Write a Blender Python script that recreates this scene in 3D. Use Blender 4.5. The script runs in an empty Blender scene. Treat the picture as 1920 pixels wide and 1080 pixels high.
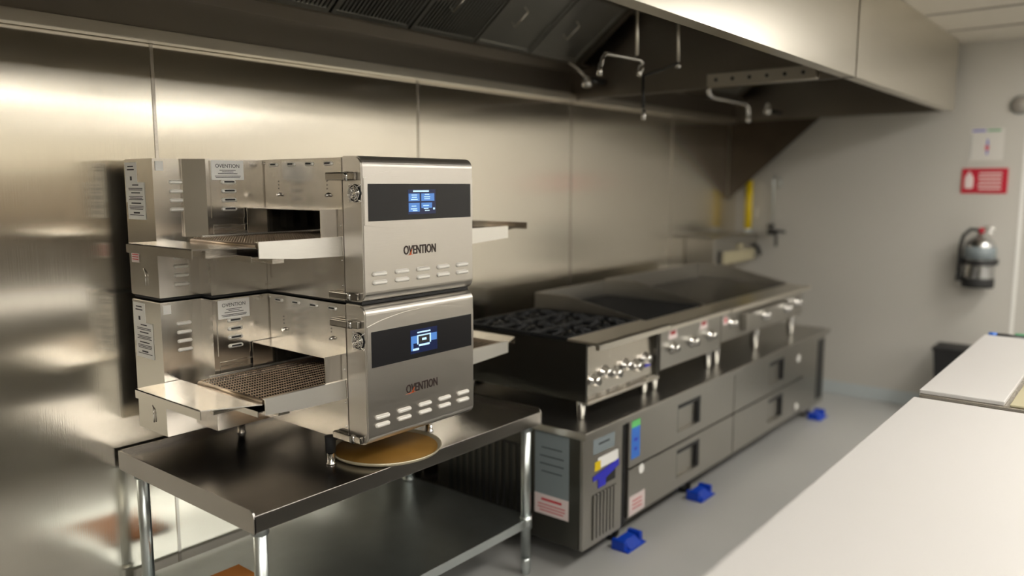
import bpy, bmesh, math, random
from mathutils import Vector, Matrix
random.seed(7)
C = bpy.context.scene.collection
S = bpy.context.scene
PI = math.pi

# ---------------------------------------------------------------- camera, world, exposure
camd = bpy.data.cameras.new('camera'); cam = bpy.data.objects.new('camera', camd); C.objects.link(cam); S.camera = cam
F = 1486.14
camd.sensor_width = 36.0; camd.lens = F/1920*36.0
ex = Vector((0.6315768, -0.77531332, 0.0)); ey_down = Vector((-0.10086607, -0.08216636, -0.99150125)); ez_f = Vector((0.76872413, 0.62620918, -0.13009718))
m = Matrix(((ex.x, -ey_down.x, -ez_f.x), (ex.y, -ey_down.y, -ez_f.y), (ex.z, -ey_down.z, -ez_f.z)))
cam.matrix_world = Matrix.Translation((0, 0, 1.63)) @ m.to_4x4()
camd.dof.use_dof = True; camd.dof.focus_distance = 2.55; camd.dof.aperture_fstop = 0.85
camd.clip_start = 0.05
w = bpy.data.worlds.new('world'); S.world = w; w.use_nodes = True
w.node_tree.nodes['Background'].inputs[0].default_value = (1, .97, .92, 1)
w.node_tree.nodes['Background'].inputs[1].default_value = 0.05
S.view_settings.view_transform = 'Standard'; S.view_settings.look = 'None'
S.view_settings.exposure = 0.12; S.view_settings.gamma = 1.0; S.view_settings.use_curve_mapping = False
LIGHT_STRENGTH = 15.0
LIGHTS = [(0.2, -.35), (2.6, -.35), (5.0, -.35), (-1.8, -.8), (-1.8, -2.4), (1.4, -2.2), (3.4, -2.2), (5.4, -2.2), (-1.6, -4.5), (0.8, -4.5), (3.2, -4.5), (5.4, -4.5)]  # unseen panels, several added to brighten oven sides and wall reflections

# ---------------------------------------------------------------- materials
def srgb(r, g, b):
    f = lambda c: (c/255/12.92) if c/255 <= .04045 else ((c/255+.055)/1.055)**2.4
    return (f(r), f(g), f(b), 1)
def mat(name, col, rough=.5, metal=0.0, bump=0.0, scale=(8, 8, 8), var=0.0, rvar=0.0, emit=None, estr=0.0, coat=0.0, aniso=0.0, spec=.5, trans=0.0, dist=.002, detail=4):
    M = bpy.data.materials.new(name); M.use_nodes = True
    nt = M.node_tree; b = nt.nodes['Principled BSDF']
    b.inputs['Base Color'].default_value = col; b.inputs['Roughness'].default_value = rough
    b.inputs['Metallic'].default_value = metal; b.inputs['Coat Weight'].default_value = coat
    b.inputs['Specular IOR Level'].default_value = spec
    b.inputs['Anisotropic'].default_value = aniso
    if trans: b.inputs['Transmission Weight'].default_value = trans
    if emit: b.inputs['Emission Color'].default_value = emit; b.inputs['Emission Strength'].default_value = estr
    if bump or var or rvar:
        tc = nt.nodes.new('ShaderNodeTexCoord'); mp = nt.nodes.new('ShaderNodeMapping'); mp.inputs['Scale'].default_value = scale
        nz = nt.nodes.new('ShaderNodeTexNoise'); nz.inputs['Scale'].default_value = 1.0; nz.inputs['Detail'].default_value = detail
        nt.links.new(tc.outputs['Object'], mp.inputs[0]); nt.links.new(mp.outputs[0], nz.inputs['Vector'])
        if bump:
            bp = nt.nodes.new('ShaderNodeBump'); bp.inputs['Strength'].default_value = bump; bp.inputs['Distance'].default_value = dist
            nt.links.new(nz.outputs['Fac'], bp.inputs['Height']); nt.links.new(bp.outputs[0], b.inputs['Normal'])
        if var:
            mx = nt.nodes.new('ShaderNodeMix'); mx.data_type = 'RGBA'
            mx.inputs[6].default_value = tuple(c*(1-var) for c in col[:3])+(1,); mx.inputs[7].default_value = tuple(min(1, c*(1+var)) for c in col[:3])+(1,)
            nt.links.new(nz.outputs['Fac'], mx.inputs[0]); nt.links.new(mx.outputs[2], b.inputs['Base Color'])
        if rvar:
            mr = nt.nodes.new('ShaderNodeMapRange'); mr.inputs[3].default_value = max(.02, rough-rvar); mr.inputs[4].default_value = rough+rvar
            nt.links.new(nz.outputs['Fac'], mr.inputs[0]); nt.links.new(mr.outputs[0], b.inputs['Roughness'])
    return M
def wall_steel():
    M = mat('wall_stainless', (.84, .795, .70, 1), .2, 1.0)
    nt = M.node_tree; b = nt.nodes['Principled BSDF']
    tc = nt.nodes.new('ShaderNodeTexCoord')
    def nz(scale, detail=2):
        mp = nt.nodes.new('ShaderNodeMapping'); mp.inputs['Scale'].default_value = scale
        n = nt.nodes.new('ShaderNodeTexNoise'); n.inputs['Scale'].default_value = 1; n.inputs['Detail'].default_value = detail
        nt.links.new(tc.outputs['Object'], mp.inputs[0]); nt.links.new(mp.outputs[0], n.inputs['Vector']); return n
    b.inputs['Anisotropic'].default_value = .85
    cx = nt.nodes.new('ShaderNodeCombineXYZ'); cx.inputs[0].default_value = 1.0; nt.links.new(cx.outputs[0], b.inputs['Tangent'])
    a = nz((.3, 1, 2.4), 1.0); g = nz((260, 1, 2), 3)
    b1 = nt.nodes.new('ShaderNodeBump'); b1.inputs["Strength"].default_value = .16; b1.inputs['Distance'].default_value = .05
    b2 = nt.nodes.new('ShaderNodeBump'); b2.inputs['Strength'].default_value = .08; b2.inputs['Distance'].default_value = .002
    nt.links.new(a.outputs['Fac'], b1.inputs['Height']); nt.links.new(g.outputs['Fac'], b2.inputs['Height'])
    nt.links.new(b1.outputs[0], b2.inputs['Normal']); nt.links.new(b2.outputs[0], b.inputs['Normal'])
    mr = nt.nodes.new('ShaderNodeMapRange'); mr.inputs[3].default_value = .15; mr.inputs[4].default_value = .20
    nt.links.new(g.outputs['Fac'], mr.inputs[0]); nt.links.new(mr.outputs[0], b.inputs['Roughness'])
    return M
STEELC = (.62, .58, .52, 1)
M = dict(
    wallsteel=wall_steel(),
    steel=mat('brushed_steel', STEELC, .27, 1, bump=.06, scale=(6, 6, 260), rvar=.05),
    steel_v=mat('brushed_steel_vertical', STEELC, .25, 1, bump=.06, scale=(260, 260, 5), rvar=.05),
    oven_front=mat('grained_steel_door', (.66, .63, .59, 1), .33, 1, bump=.10, scale=(9, 9, 420), rvar=.08),
    oven_body=mat('oven_sheet_steel', (.70, .665, .61, 1), .20, 1, bump=.018, scale=(5, 5, 5), dist=.004, rvar=.05, detail=2),
    rail=mat('conveyor_rail_steel', (.86, .84, .79, 1), .45, 1, bump=.3, scale=(30, 200, 120), dist=.001),
    tablesteel=mat('table_steel', (.46, .44, .42, 1), .23, 1, bump=.03, scale=(4, 200, 4), rvar=.05),
    galv=mat('galvanised_steel', (.68, .73, .73, 1), .32, 1, var=.08, scale=(12, 12, 12), rvar=.06),
    hood=mat('hood_steel', (.78, .74, .66, 1), .3, 1, bump=.03, scale=(3, 3, 60), rvar=.05),
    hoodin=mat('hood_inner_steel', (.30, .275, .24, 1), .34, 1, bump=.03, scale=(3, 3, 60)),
    filt=mat('filter_steel', (.50, .50, .47, 1), .34, 1),
    skirt=mat('skirt_shaded_steel', (.09, .075, .06, 1), .3, 1, bump=.03, scale=(3, 3, 60)),  # dark base colour holds the underhood reflection and low light
    darkchrome=mat('dark_chrome', (.34, .32, .29, 1), .14, 1),
    louver=mat('louver_painted_shine', (.95, .93, .88, 1), .30, .35),  # whitened, less metallic colour stands in for ceiling light reflected on the louvers
    chrome=mat('polished_chrome', (.75, .74, .72, 1), .12, 1),
    darkmetal=mat('dark_metal', (.06, .06, .06, 1), .4, .8),
    fridge=mat('fridge_steel', (.47, .455, .42, 1), .33, 1, bump=.03, scale=(160, 160, 5), rvar=.05),
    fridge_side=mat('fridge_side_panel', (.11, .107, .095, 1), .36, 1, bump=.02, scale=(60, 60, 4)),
    cavity=mat('oven_cavity', (.05, .045, .035, 1), .6, .6),
    black=mat('black_plastic', (.012, .012, .013, 1), .45),
    glass=mat('black_glass', (.018, .018, .02, 1), .22, coat=.1, spec=.35),
    rubber=mat('black_rubber', (.015, .015, .015, 1), .7),
    iron=mat('cast_iron', (.012, .013, .015, 1), .55, .2, bump=.3, scale=(90, 90, 90)),
    griddle=mat('griddle_plate', (.13, .12, .11, 1), .42, 1, var=.2, scale=(6, 6, 6)),
    belt=mat('wire_belt_metal', (.62, .50, .38, 1), .32, 1, var=.3, scale=(50, 50, 50)),
    white=mat('white_cutting_board', srgb(194, 192, 190), .42, bump=.02, scale=(30, 30, 30)),
    whitewall=mat('white_wall_panel', srgb(196, 193, 186), .42, bump=.05, scale=(140, 140, 140), dist=.001),
    paint=mat('painted_wall', srgb(244, 238, 222), .7, bump=.02, scale=(60, 60, 60)),
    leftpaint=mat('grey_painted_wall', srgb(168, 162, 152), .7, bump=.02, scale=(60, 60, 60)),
    notice=mat('pale_notice_paper', srgb(214, 211, 205), .55, bump=.01),
    refl_tan=mat('tan_reflected_panel', srgb(120, 106, 88), .6, bump=.01),
    refl_brown=mat('brown_grey_reflected_panel', srgb(62, 56, 48), .6, bump=.01),
    ceiling=mat('ceiling_tile', srgb(196, 190, 178), .85, bump=.15, scale=(120, 120, 120)),
    tbar=mat('ceiling_grid', srgb(150, 145, 138), .5),
    floor=mat('epoxy_floor', srgb(182, 182, 180), .32, var=.05, scale=(2, 2, 2), bump=.02, rvar=.06),
    basebd=mat('vinyl_baseboard', srgb(190, 198, 200), .45, bump=.01),
    paper=mat('sticker_paper', srgb(240, 239, 235), .6, bump=.01),
    greypaper=mat('grey_document_sleeve', srgb(128, 138, 142), .35, bump=.01),
    pinkpaper=mat('pink_warning_paper', srgb(230, 214, 212), .6, bump=.01),
    ink=mat('black_ink', (.02, .02, .025, 1), .6),
    redink=mat('red_ink', srgb(205, 60, 70), .6),
    orange=mat('orange_accent', srgb(225, 95, 30), .5),
    letter=mat('dark_lettering', (.035, .02, .018, 1), .35),
    redsign=mat('red_sign', srgb(190, 22, 50), .45, bump=.01),
    bluep=mat('blue_plastic', srgb(14, 66, 190), .4),
    blueink=mat('blue_print', srgb(60, 120, 215), .5),
    deepblue=mat('deep_blue_print', srgb(50, 50, 190), .5),
    green=mat('green_print', srgb(110, 205, 120), .5),
    greenp=mat('green_plastic', srgb(50, 150, 95), .5),
    yellow=mat('yellow_coated_pipe', srgb(228, 198, 20), .4),
    cream=mat('cream_panel', srgb(176, 168, 138), .5),
    pan=mat('aged_bakeware', srgb(150, 112, 52), .45, .35, var=.35, scale=(7, 7, 7), rvar=.1),
    panrim=mat('pan_rim', srgb(205, 196, 170), .35, .5),
    orangeb=mat('orange_box_card', srgb(205, 130, 60), .6),
    lamp=mat('light_diffuser', (1, 1, 1, 1), .5, emit=(1.0, .955, .875, 1), estr=LIGHT_STRENGTH),
    scr=mat('screen_blue', (.01, .02, .05, 1), .2, emit=srgb(95, 150, 225), estr=.75),
    scr_hi=mat('screen_highlight', (.2, .3, .4, 1), .2, emit=srgb(190, 225, 250), estr=.95),
    scr_dk=mat('screen_dark_blue', (.01, .01, .03, 1), .2, emit=srgb(22, 40, 80), estr=.5),
    extshell=mat('extinguisher_shell', (.50, .50, .50, 1), .2, 1),
    silver=mat('silver_plate', srgb(200, 200, 196), .4, .3),
)

# ---------------------------------------------------------------- mesh helpers (world coordinates in, local out)
ORG = {}
class MB:
    def __init__(s): s.b = bmesh.new()
    def _hull(s, vs, faces):
        v = [s.b.verts.new(p) for p in vs]
        return [s.b.faces.new([v[i] for i in f]) for f in faces]
    def box(s, x0, x1, y0, y1, z0, z1, bev=0.0, seg=2):
        fs = s._hull([(x0, y0, z0), (x1, y0, z0), (x1, y1, z0), (x0, y1, z0), (x0, y0, z1), (x1, y0, z1), (x1, y1, z1), (x0, y1, z1)],
                     [(0, 3, 2, 1), (4, 5, 6, 7), (0, 1, 5, 4), (1, 2, 6, 5), (2, 3, 7, 6), (3, 0, 4, 7)])
        if bev > 0:
            es = list({e for f in fs for e in f.edges})
            bmesh.ops.bevel(s.b, geom=es, offset=bev, segments=seg, affect='EDGES', profile=.5)
        return s
    def prism(s, poly, axis, a0, a1, bev=0.0):
        """poly = 2D points; axis 'x': (y,z), 'y': (x,z), 'z': (x,y)"""
        def P(p, a): return {'x': (a, p[0], p[1]), 'y': (p[0], a, p[1]), 'z': (p[0], p[1], a)}[axis]
        n = len(poly)
        va = [s.b.verts.new(P(p, a0)) for p in poly]; vb = [s.b.verts.new(P(p, a1)) for p in poly]
        fs = [s.b.faces.new(va), s.b.faces.new(vb[::-1])]
        for i in range(n): fs.append(s.b.faces.new((va[i], vb[i], vb[(i+1) % n], va[(i+1) % n])))
        bmesh.ops.recalc_face_normals(s.b, faces=fs)
        if bev > 0:
            es = list({e for f in fs[:2] for e in f.edges})
            bmesh.ops.bevel(s.b, geom=es, offset=bev, segments=2, affect='EDGES')
        return s
    def cyl(s, p0, p1, r, n=16, r2=None, caps=True):
        p0 = Vector(p0); p1 = Vector(p1); d = (p1-p0).normalized(); r2 = r if r2 is None else r2
        u = d.orthogonal().normalized(); v = d.cross(u)
        a = [s.b.verts.new(p0+r*(math.cos(2*PI*i/n)*u+math.sin(2*PI*i/n)*v)) for i in range(n)]
        c = [s.b.verts.new(p1+r2*(math.cos(2*PI*i/n)*u+math.sin(2*PI*i/n)*v)) for i in range(n)]
        for i in range(n): s.b.faces.new((a[i], a[(i+1) % n], c[(i+1) % n], c[i])).smooth = True
        if caps: s.b.faces.new(a[::-1]); s.b.faces.new(c)
        return s
    def tube(s, pts, r, n=8, closed=False):
        pts = [Vector(p) for p in pts]; N = len(pts); rings = []; prev = None
        for i, p in enumerate(pts):
            if closed: d = pts[(i+1) % N]-pts[i-1]
            else: d = pts[min(i+1, N-1)]-pts[max(i-1, 0)]
            d.normalize()
            u = (prev-d*prev.dot(d)).normalized() if prev is not None and (prev-d*prev.dot(d)).length > 1e-4 else d.orthogonal().normalized()
            prev = u; v = d.cross(u)
            rings.append([s.b.verts.new(p+r*(math.cos(2*PI*k/n)*u+math.sin(2*PI*k/n)*v)) for k in range(n)])
        for i in range(N if closed else N-1):
            a = rings[i]; c = rings[(i+1) % N]
            for k in range(n): s.b.faces.new((a[k], a[(k+1) % n], c[(k+1) % n], c[k])).smooth = True
        if not closed: s.b.faces.new(rings[0][::-1]); s.b.faces.new(rings[-1])
        return s
    def lathe(s, prof, c, n=40, axis='z', smooth=True):
        c = Vector(c); rings = []
        for (r, h) in prof:
            ring = []
            for k in range(n):
                a = 2*PI*k/n; q = (r*math.cos(a), r*math.sin(a), h)
                if axis == 'y': q = (q[0], q[2], q[1])
                if axis == 'x': q = (q[2], q[0], q[1])
                ring.append(s.b.verts.new(c+Vector(q)))
            rings.append(ring)
        for a, d in zip(rings, rings[1:]):
            for k in range(n): s.b.faces.new((a[k], a[(k+1) % n], d[(k+1) % n], d[k])).smooth = smooth
        s.b.faces.new(rings[0][::-1]); s.b.faces.new(rings[-1])
        return s
    def pill(s, c, L, H, D, axis_n='-y', n=6):
        """raised louvre: elongated dome, length along the first in-plane axis"""
        c = Vector(c)
        U, V, N = {'-y': (Vector((1, 0, 0)), Vector((0, 0, 1)), Vector((0, -1, 0))), '-x': (Vector((0, 1, 0)), Vector((0, 0, 1)), Vector((-1, 0, 0)))}[axis_n]
        rr = H/2; rings = []
        for k in range(4):
            t = k/3*PI/2; sc = math.cos(t) if k < 3 else .25; h = D*math.sin(t)
            ring = []
            for side in (1, -1):
                for i in range(n+1):
                    a = -PI/2+PI*i/n if side == 1 else PI/2+PI*i/n
                    ring.append(s.b.verts.new(c+U*(side*(L/2-rr)+rr*sc*math.cos(a))+V*(rr*sc*math.sin(a))+N*h))
            rings.append(ring)
        m_ = len(rings[0])
        for a, d in zip(rings, rings[1:]):
            for k in range(m_): s.b.faces.new((a[k], a[(k+1) % m_], d[(k+1) % m_], d[k])).smooth = True
        s.b.faces.new(rings[-1]); s.b.faces.new(rings[0][::-1])
        return s
    def text(s, txt, size, org, U, V, depth=.001, xs=1.0, align='LEFT', off=0.0):
        cu = bpy.data.curves.new('lettering', 'FONT'); cu.body = txt; cu.size = size; cu.extrude = depth/2/size*size; cu.align_x = align; cu.offset = off
        cu.resolution_u = 3
        o = bpy.data.objects.new('lettering', cu); C.objects.link(o)
        dg = bpy.context.evaluated_depsgraph_get(); me = o.evaluated_get(dg).to_mesh()
        U = Vector(U); V = Vector(V); N = U.cross(V); org = Vector(org)
        vs = [s.b.verts.new(org+U*(v.co.x*xs)+V*v.co.y+N*v.co.z) for v in me.vertices]
        for p in me.polygons:
            try: s.b.faces.new([vs[i] for i in p.vertices])
            except ValueError: pass
        bpy.data.objects.remove(o); bpy.data.curves.remove(cu)
        return s
    def build(s, name, material, parent=None, loc=None, recalc=True):
        if recalc: bmesh.ops.recalc_face_normals(s.b, faces=s.b.faces)
        me = bpy.data.meshes.new(name)
        if parent is not None: o0 = ORG[parent]
        elif loc is not None: o0 = Vector(loc)
        else:
            vs = [v.co for v in s.b.verts]
            o0 = Vector(((min(v.x for v in vs)+max(v.x for v in vs))/2, (min(v.y for v in vs)+max(v.y for v in vs))/2, min(v.z for v in vs)))
        bmesh.ops.translate(s.b, verts=s.b.verts, vec=-o0)
        s.b.to_mesh(me); s.b.free(); me.materials.append(M[material])
        o = bpy.data.objects.new(name, me); C.objects.link(o)
        if parent is not None: o.parent = parent
        else: o.location = o0
        ORG[o] = o0.copy() if parent is not None else o0
        return o
def tag(o, label, cat=None, group=None):
    o['label'] = label
    if cat: o['category'] = cat
    if group: o['group'] = group
    return o
def thing(name, loc, label, cat, group=None):
    o = bpy.data.objects.new(name, None); o.empty_display_size = .05; C.objects.link(o); o.location = loc; ORG[o] = Vector(loc)
    return tag(o, label, cat, group)
def struct(o): o['kind'] = 'structure'; return o
def box(*a, **k): return MB().box(*a, **k)
def sticker(name, parent, material, axis, pos, a0, a1, z0, z1, lines=(), head=None, t=.0008, inkm='ink', label=None, hcol='ink'):
    """flat sticker on a face looking to -x or -y; lines = (z fraction, width fraction) of small illegible print"""
    mb = MB()
    def B(m_, u0, u1, w0, w1, d0, d1):
        if axis == '-y': m_.box(u0, u1, pos-d1, pos-d0, w0, w1)
        else: m_.box(pos-d1, pos-d0, u0, u1, w0, w1)
    B(mb, a0, a1, z0, z1, 0, t)
    p = mb.build(name, material, parent)
    if label: p['label'] = label
    W = a1-a0; H = z1-z0
    if lines or head:
        q = MB()
        for (zf, wf, hf) in lines:
            c = (a0+a1)/2; B(q, c-W*wf/2, c+W*wf/2, z0+H*(zf-hf/2), z0+H*(zf+hf/2), t, t+.0004)
        if head:
            txt, zf, sz = head
            if axis == '-y': q.text(txt, H*sz, ((a0+a1)/2, pos-t-.0002, z0+H*zf), (1, 0, 0), (0, 0, 1), .0004, align='CENTER')
            else: q.text(txt, H*sz, (pos-t-.0002, (a0+a1)/2, z0+H*zf), (0, -1, 0), (0, 0, 1), .0004, align='CENTER')
        q.build('print', inkm, p)
    return p

# ---------------------------------------------------------------- the room
WY = 2.74
X0, X1, Y0, ZC = -3.2, 6.3, -6.0, 2.585
struct(box(X0, X1+.2, Y0, WY+.1, -.1, 0).build('floor', 'floor'))
ce = struct(box(X0, X1+.2, Y0, WY+.1, ZC, ZC+.1).build('ceiling', 'ceiling'))
g = MB()
for i in range(14): g.box(-2.2+.61*i, -2.175+.61*i, Y0, 1.13, ZC-.006, ZC+.01)
for j in range(11): g.box(X0, X1, -5.5+.61*j, -5.475+.61*j, ZC-.006, ZC+.01)
g.build('ceiling_grid', 'tbar', ce)
wb = struct(box(X0, X1+.2, WY+.004, WY+.12, 0, ZC).build('wall_back', 'paint'))
seams = [-2.41, -1.14, .13, 1.395, 2.665, 3.92, 5.18, 6.44]
for a, b in zip(seams, seams[1:]):
    box(a+.002, b-.002, WY, WY+.004, .0, ZC).build('steel_panel', 'wallsteel', wb)
for x in seams[1:-1]:
    box(x-.006, x+.006, WY-.003, WY, .0, ZC, bev=.001).build('seam_strip', 'steel_v', wb)
wl = struct(box(X0-.1, X0, Y0, WY, 0, ZC).build('wall_left', 'leftpaint'))
box(X0, X0+.02, Y0+.05, WY-.02, .0, 1.1, bev=.004).build('unseen_reflected_panel', 'refl_brown', wl)  # unseen dark lower half, added to dull what the oven sides reflect
wf = struct(box(X0, X1+.2, Y0-.1, Y0, 0, ZC).build('wall_front', 'paint'))
box(X0+.01, X1-.01, Y0, Y0+.02, 1.13, 1.88).build('unseen_reflected_panel', 'refl_tan', wf)  # unseen tan band, added to darken the steel wall's reflection
box(X0+.01, X1-.01, Y0, Y0+.04, .0, 1.13, bev=.004).build('unseen_reflected_panel', 'refl_brown', wf)  # unseen darker band, added for the lower part of that reflection
# right (end) wall
def EX(y): return 6.30
wr = MB(); wr.prism([(EX(WY), WY), (EX(Y0), Y0), (EX(Y0)+.2, Y0), (EX(WY)+.2, WY)], 'z', 0, ZC)
wr = struct(wr.build('wall_right', 'whitewall'))
sm = MB(); sm.prism([(EX(.735)-.004, .735), (EX(.715)-.004, .715), (EX(.715)+.001, .715), (EX(.735)+.001, .735)], 'z', .1, ZC); sm.build('panel_joint', 'paper', wr)
bb = MB(); bb.prism([(EX(WY)-.012, WY-.01), (EX(Y0)-.012, Y0), (EX(Y0), Y0), (EX(WY), WY-.01)], 'z', 0, .10, bev=.003)
struct(bb.build('baseboard_right', 'basebd'))
# ceiling troffers
for i, (x, y) in enumerate(LIGHTS):
    lt = thing('ceiling_light', (x, y, ZC-.02), 'unseen white fluorescent ceiling light panel, from a set partly added as fill', 'ceiling light', 'ceiling light panels')
    f = MB()
    f.box(x-.62, x+.62, y-.32, y-.29, ZC-.02, ZC); f.box(x-.62, x+.62, y+.29, y+.32, ZC-.02, ZC)
    f.box(x-.62, x-.59, y-.29, y+.29, ZC-.02, ZC); f.box(x+.59, x+.62, y-.29, y+.29, ZC-.02, ZC)
    f.build('frame', 'paper', lt); box(x-.59, x+.59, y-.29, y+.29, ZC-.012, ZC-.004).build('diffuser', 'lamp', lt)

# ---------------------------------------------------------------- exhaust hoods
HZ = 2.12
def hood(x0, x1, label, nfil, fx0, fx1, skirt):
    h = thing('exhaust_hood', ((x0+x1)/2, 1.9, HZ), label, 'exhaust hood')
    yf = 1.14; yb = WY-.01
    f = MB(); f.box(x0, x1, yf, yf+.012, HZ, ZC-.001); f.box(x0, x1, yf+.012, yf+.06, HZ, HZ+.012)
    f.build('front_panel', 'hood', h)
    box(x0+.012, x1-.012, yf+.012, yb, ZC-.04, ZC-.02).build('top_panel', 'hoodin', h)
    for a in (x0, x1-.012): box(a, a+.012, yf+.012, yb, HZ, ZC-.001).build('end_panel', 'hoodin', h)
    r = MB(); r.box(x0+.012, x1-.012, yb-.05, yb, HZ-.012, HZ+.028, bev=.002); r.build('rear_rail', 'hood', h)
    pb = 2.6; pz = 2.30; pt = 2.25; ptz = 2.56
    p = MB(); p.prism([(yb-.012, HZ+.028), (yb, HZ+.028), (yb, pz), (pb, pz), (pb, pz-.012), (yb-.012, pz-.03)], 'x', x0+.012, x1-.012)
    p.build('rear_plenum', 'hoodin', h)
    d = Vector((0, pt-pb, ptz-pz)).normalized(); nrm = Vector((0, -d.z, d.y)); L = math.hypot(pt-pb, ptz-pz)
    wd = (fx1-fx0)/nfil
    def SL(mb, xa, xb, s0, s1, t0, t1):
        q = []
        for (x, s_, t_) in ((xa, s0, t0), (xb, s0, t0), (xb, s1, t0), (xa, s1, t0), (xa, s0, t1), (xb, s0, t1), (xb, s1, t1), (xa, s1, t1)):
            v = Vector((x, pb, pz))+d*s_+nrm*t_; q.append(v)
        mb._hull(q, [(0, 3, 2, 1), (4, 5, 6, 7), (0, 1, 5, 4), (1, 2, 6, 5), (2, 3, 7, 6), (3, 0, 4, 7)])
    for i in range(nfil):
        xa = fx0+wd*i+.006; xb = fx0+wd*(i+1)-.006; fin = MB()
        SL(fin, xa, xb, 0, L, -.035, -.028)
        for (a, b, s0, s1) in ((xa, xb, 0, .02), (xa, xb, L-.02, L), (xa, xa+.016, .02, L-.02), (xb-.016, xb, .02, L-.02)): SL(fin, a, b, s0, s1, -.028, .004)
        if i < nfil-2 or nfil < 3:
            n = 19; st = (xb-xa-.032)/n
            for k in range(n): SL(fin, xa+.016+st*k+st*.2, xa+.016+st*k+st*.75, .02, L-.02, -.022, 0)
        else: SL(fin, xa+.016, xb-.016, .02, L-.02, -.020, -.006)
        fo = fin.build('baffle_filter', 'filt', h)
        for hx in ((xa*.7+xb*.3), ):
            hb = MB(); base = [Vector((hx, pb, pz))+d*.16+nrm*.002, Vector((hx, pb, pz))+d*.16+nrm*.035, Vector((hx, pb, pz))+d*.26+nrm*.035, Vector((hx, pb, pz))+d*.26+nrm*.002]
            hb.tube(base, .004, 6); hb.build('handle', 'hood', fo)
    if fx1 < x1-.05:
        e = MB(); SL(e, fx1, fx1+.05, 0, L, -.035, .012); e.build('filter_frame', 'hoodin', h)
    if skirt:
        sx = x1-.014
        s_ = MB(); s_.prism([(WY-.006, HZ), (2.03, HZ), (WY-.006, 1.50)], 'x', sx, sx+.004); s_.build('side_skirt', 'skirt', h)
    return h
hood(.56, 3.90, 'nearer stainless steel exhaust hood section with baffle filters over the ovens and burners', 6, 1.20, 3.75, False)
hood(3.92, 6.15, 'far stainless steel exhaust hood section with triangular skirt against the right wall', 4, 4.3, 5.9, True)

# fire suppression pipes under the hood
fs = thing('sprinkler_pipe', (3.23, 1.9, 2.11), 'chrome fire suppression pipe loop with hanging nozzle under near hood section', 'pipe')
MB().tube([(3.227, 1.9, 2.54), (3.230, 1.9, 2.21)], .007).build('drop_pipe', 'hood', fs)
MB().tube([(3.61, 1.9, 2.54), (3.63, 1.9, 2.22)], .006).build('drop_pipe', 'hood', fs)
MB().tube([(2.926, 1.9, 2.114), (2.945, 1.9, 2.165), (2.97, 1.9, 2.185), (3.03, 1.9, 2.188), (3.25, 1.9, 2.193), (3.285, 1.9, 2.185), (3.283, 1.9, 2.16), (3.262, 1.9, 2.139)], .009, 10).build('loop_pipe', 'chrome', fs)
MB().tube([(3.29, 1.9, 2.125), (3.45, 1.9, 2.165), (3.628, 1.9, 2.222)], .006).build('branch_pipe', 'darkmetal', fs)
MB().tube([(3.29, 1.9, 2.125), (3.298, 1.9, 1.98)], .008).build('nozzle_pipe', 'darkmetal', fs)
for p in ((2.922, 1.9, 2.09), (3.255, 1.9, 2.12), (3.300, 1.9, 1.925)):
    MB().cyl(p, (p[0]+.006, p[1], p[2]+.05), .012, 12, .009).build('nozzle', 'chrome', fs)
MB().lathe([(.004, -.016), (.014, -.01), (.016, 0), (.012, .012), (.004, .018)], (3.63, 1.9, 2.21), 14).build('nozzle', 'chrome', fs)
fd = thing('heat_detector', (3.8, 2.5, 2.19), 'small round chrome detector on bracket at the inner end of near hood section', 'detector')
MB().cyl((3.72, 2.5, 2.20), (3.885, 2.5, 2.20), .02, 14).build('body', 'darkmetal', fd)
MB().lathe([(.01, -.03), (.026, -.02), (.026, .01), (.016, .03)], (3.72, 2.5, 2.185), 16).build('sensor', 'chrome', fd)
MB().tube([(3.72, 2.5, 2.2), (3.66, 2.52, 2.25), (3.62, 2.55, 2.28)], .006).build('wire', 'hood', fd)
f2 = thing('sprinkler_pipe', (4.9, 2.2, 2.1), 'chrome fire suppression pipe loop with nozzle under far hood section', 'pipe')
MB().tube([(4.60, 2.2, 2.54), (4.60, 2.2, 2.21), (4.615, 2.2, 2.175), (4.66, 2.2, 2.16), (5.13, 2.2, 2.160), (5.19, 2.2, 2.152), (5.212, 2.2, 2.13), (5.215, 2.2, 2.07)], .011, 10).build('loop_pipe', 'chrome', f2)
MB().cyl((5.217, 2.2, 2.04), (5.217, 2.2, 2.085), .015, 12, .011).build('nozzle', 'chrome', f2)
f3 = thing('heat_detector', (6.0, 2.3, 2.11), 'small chrome detector on dark conduit near the far end of the far hood section', 'detector')
MB().tube([(5.78, 2.3, 2.165), (6.08, 2.3, 2.165)], .016, 10).build('conduit', 'darkmetal', f3)
MB().lathe([(.01, -.03), (.026, -.02), (.026, .01), (.012, .05)], (5.80, 2.3, 2.165), 16).build('sensor', 'chrome', f3)
q = MB(); q.box(3.845, 3.887, 1.30, 1.85, 2.12, 2.185, bev=.003)
q = q.build('light_channel', 'hood'); tag(q, 'long grey perforated steel channel along the inner end of the near hood section', 'channel')
hq = MB()
for i in range(6): hq.cyl((3.8455, 1.36+.088*i, 2.153), (3.8435, 1.36+.088*i, 2.153), .009, 12)
hq.build('hole_pattern', 'darkmetal', q)

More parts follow.
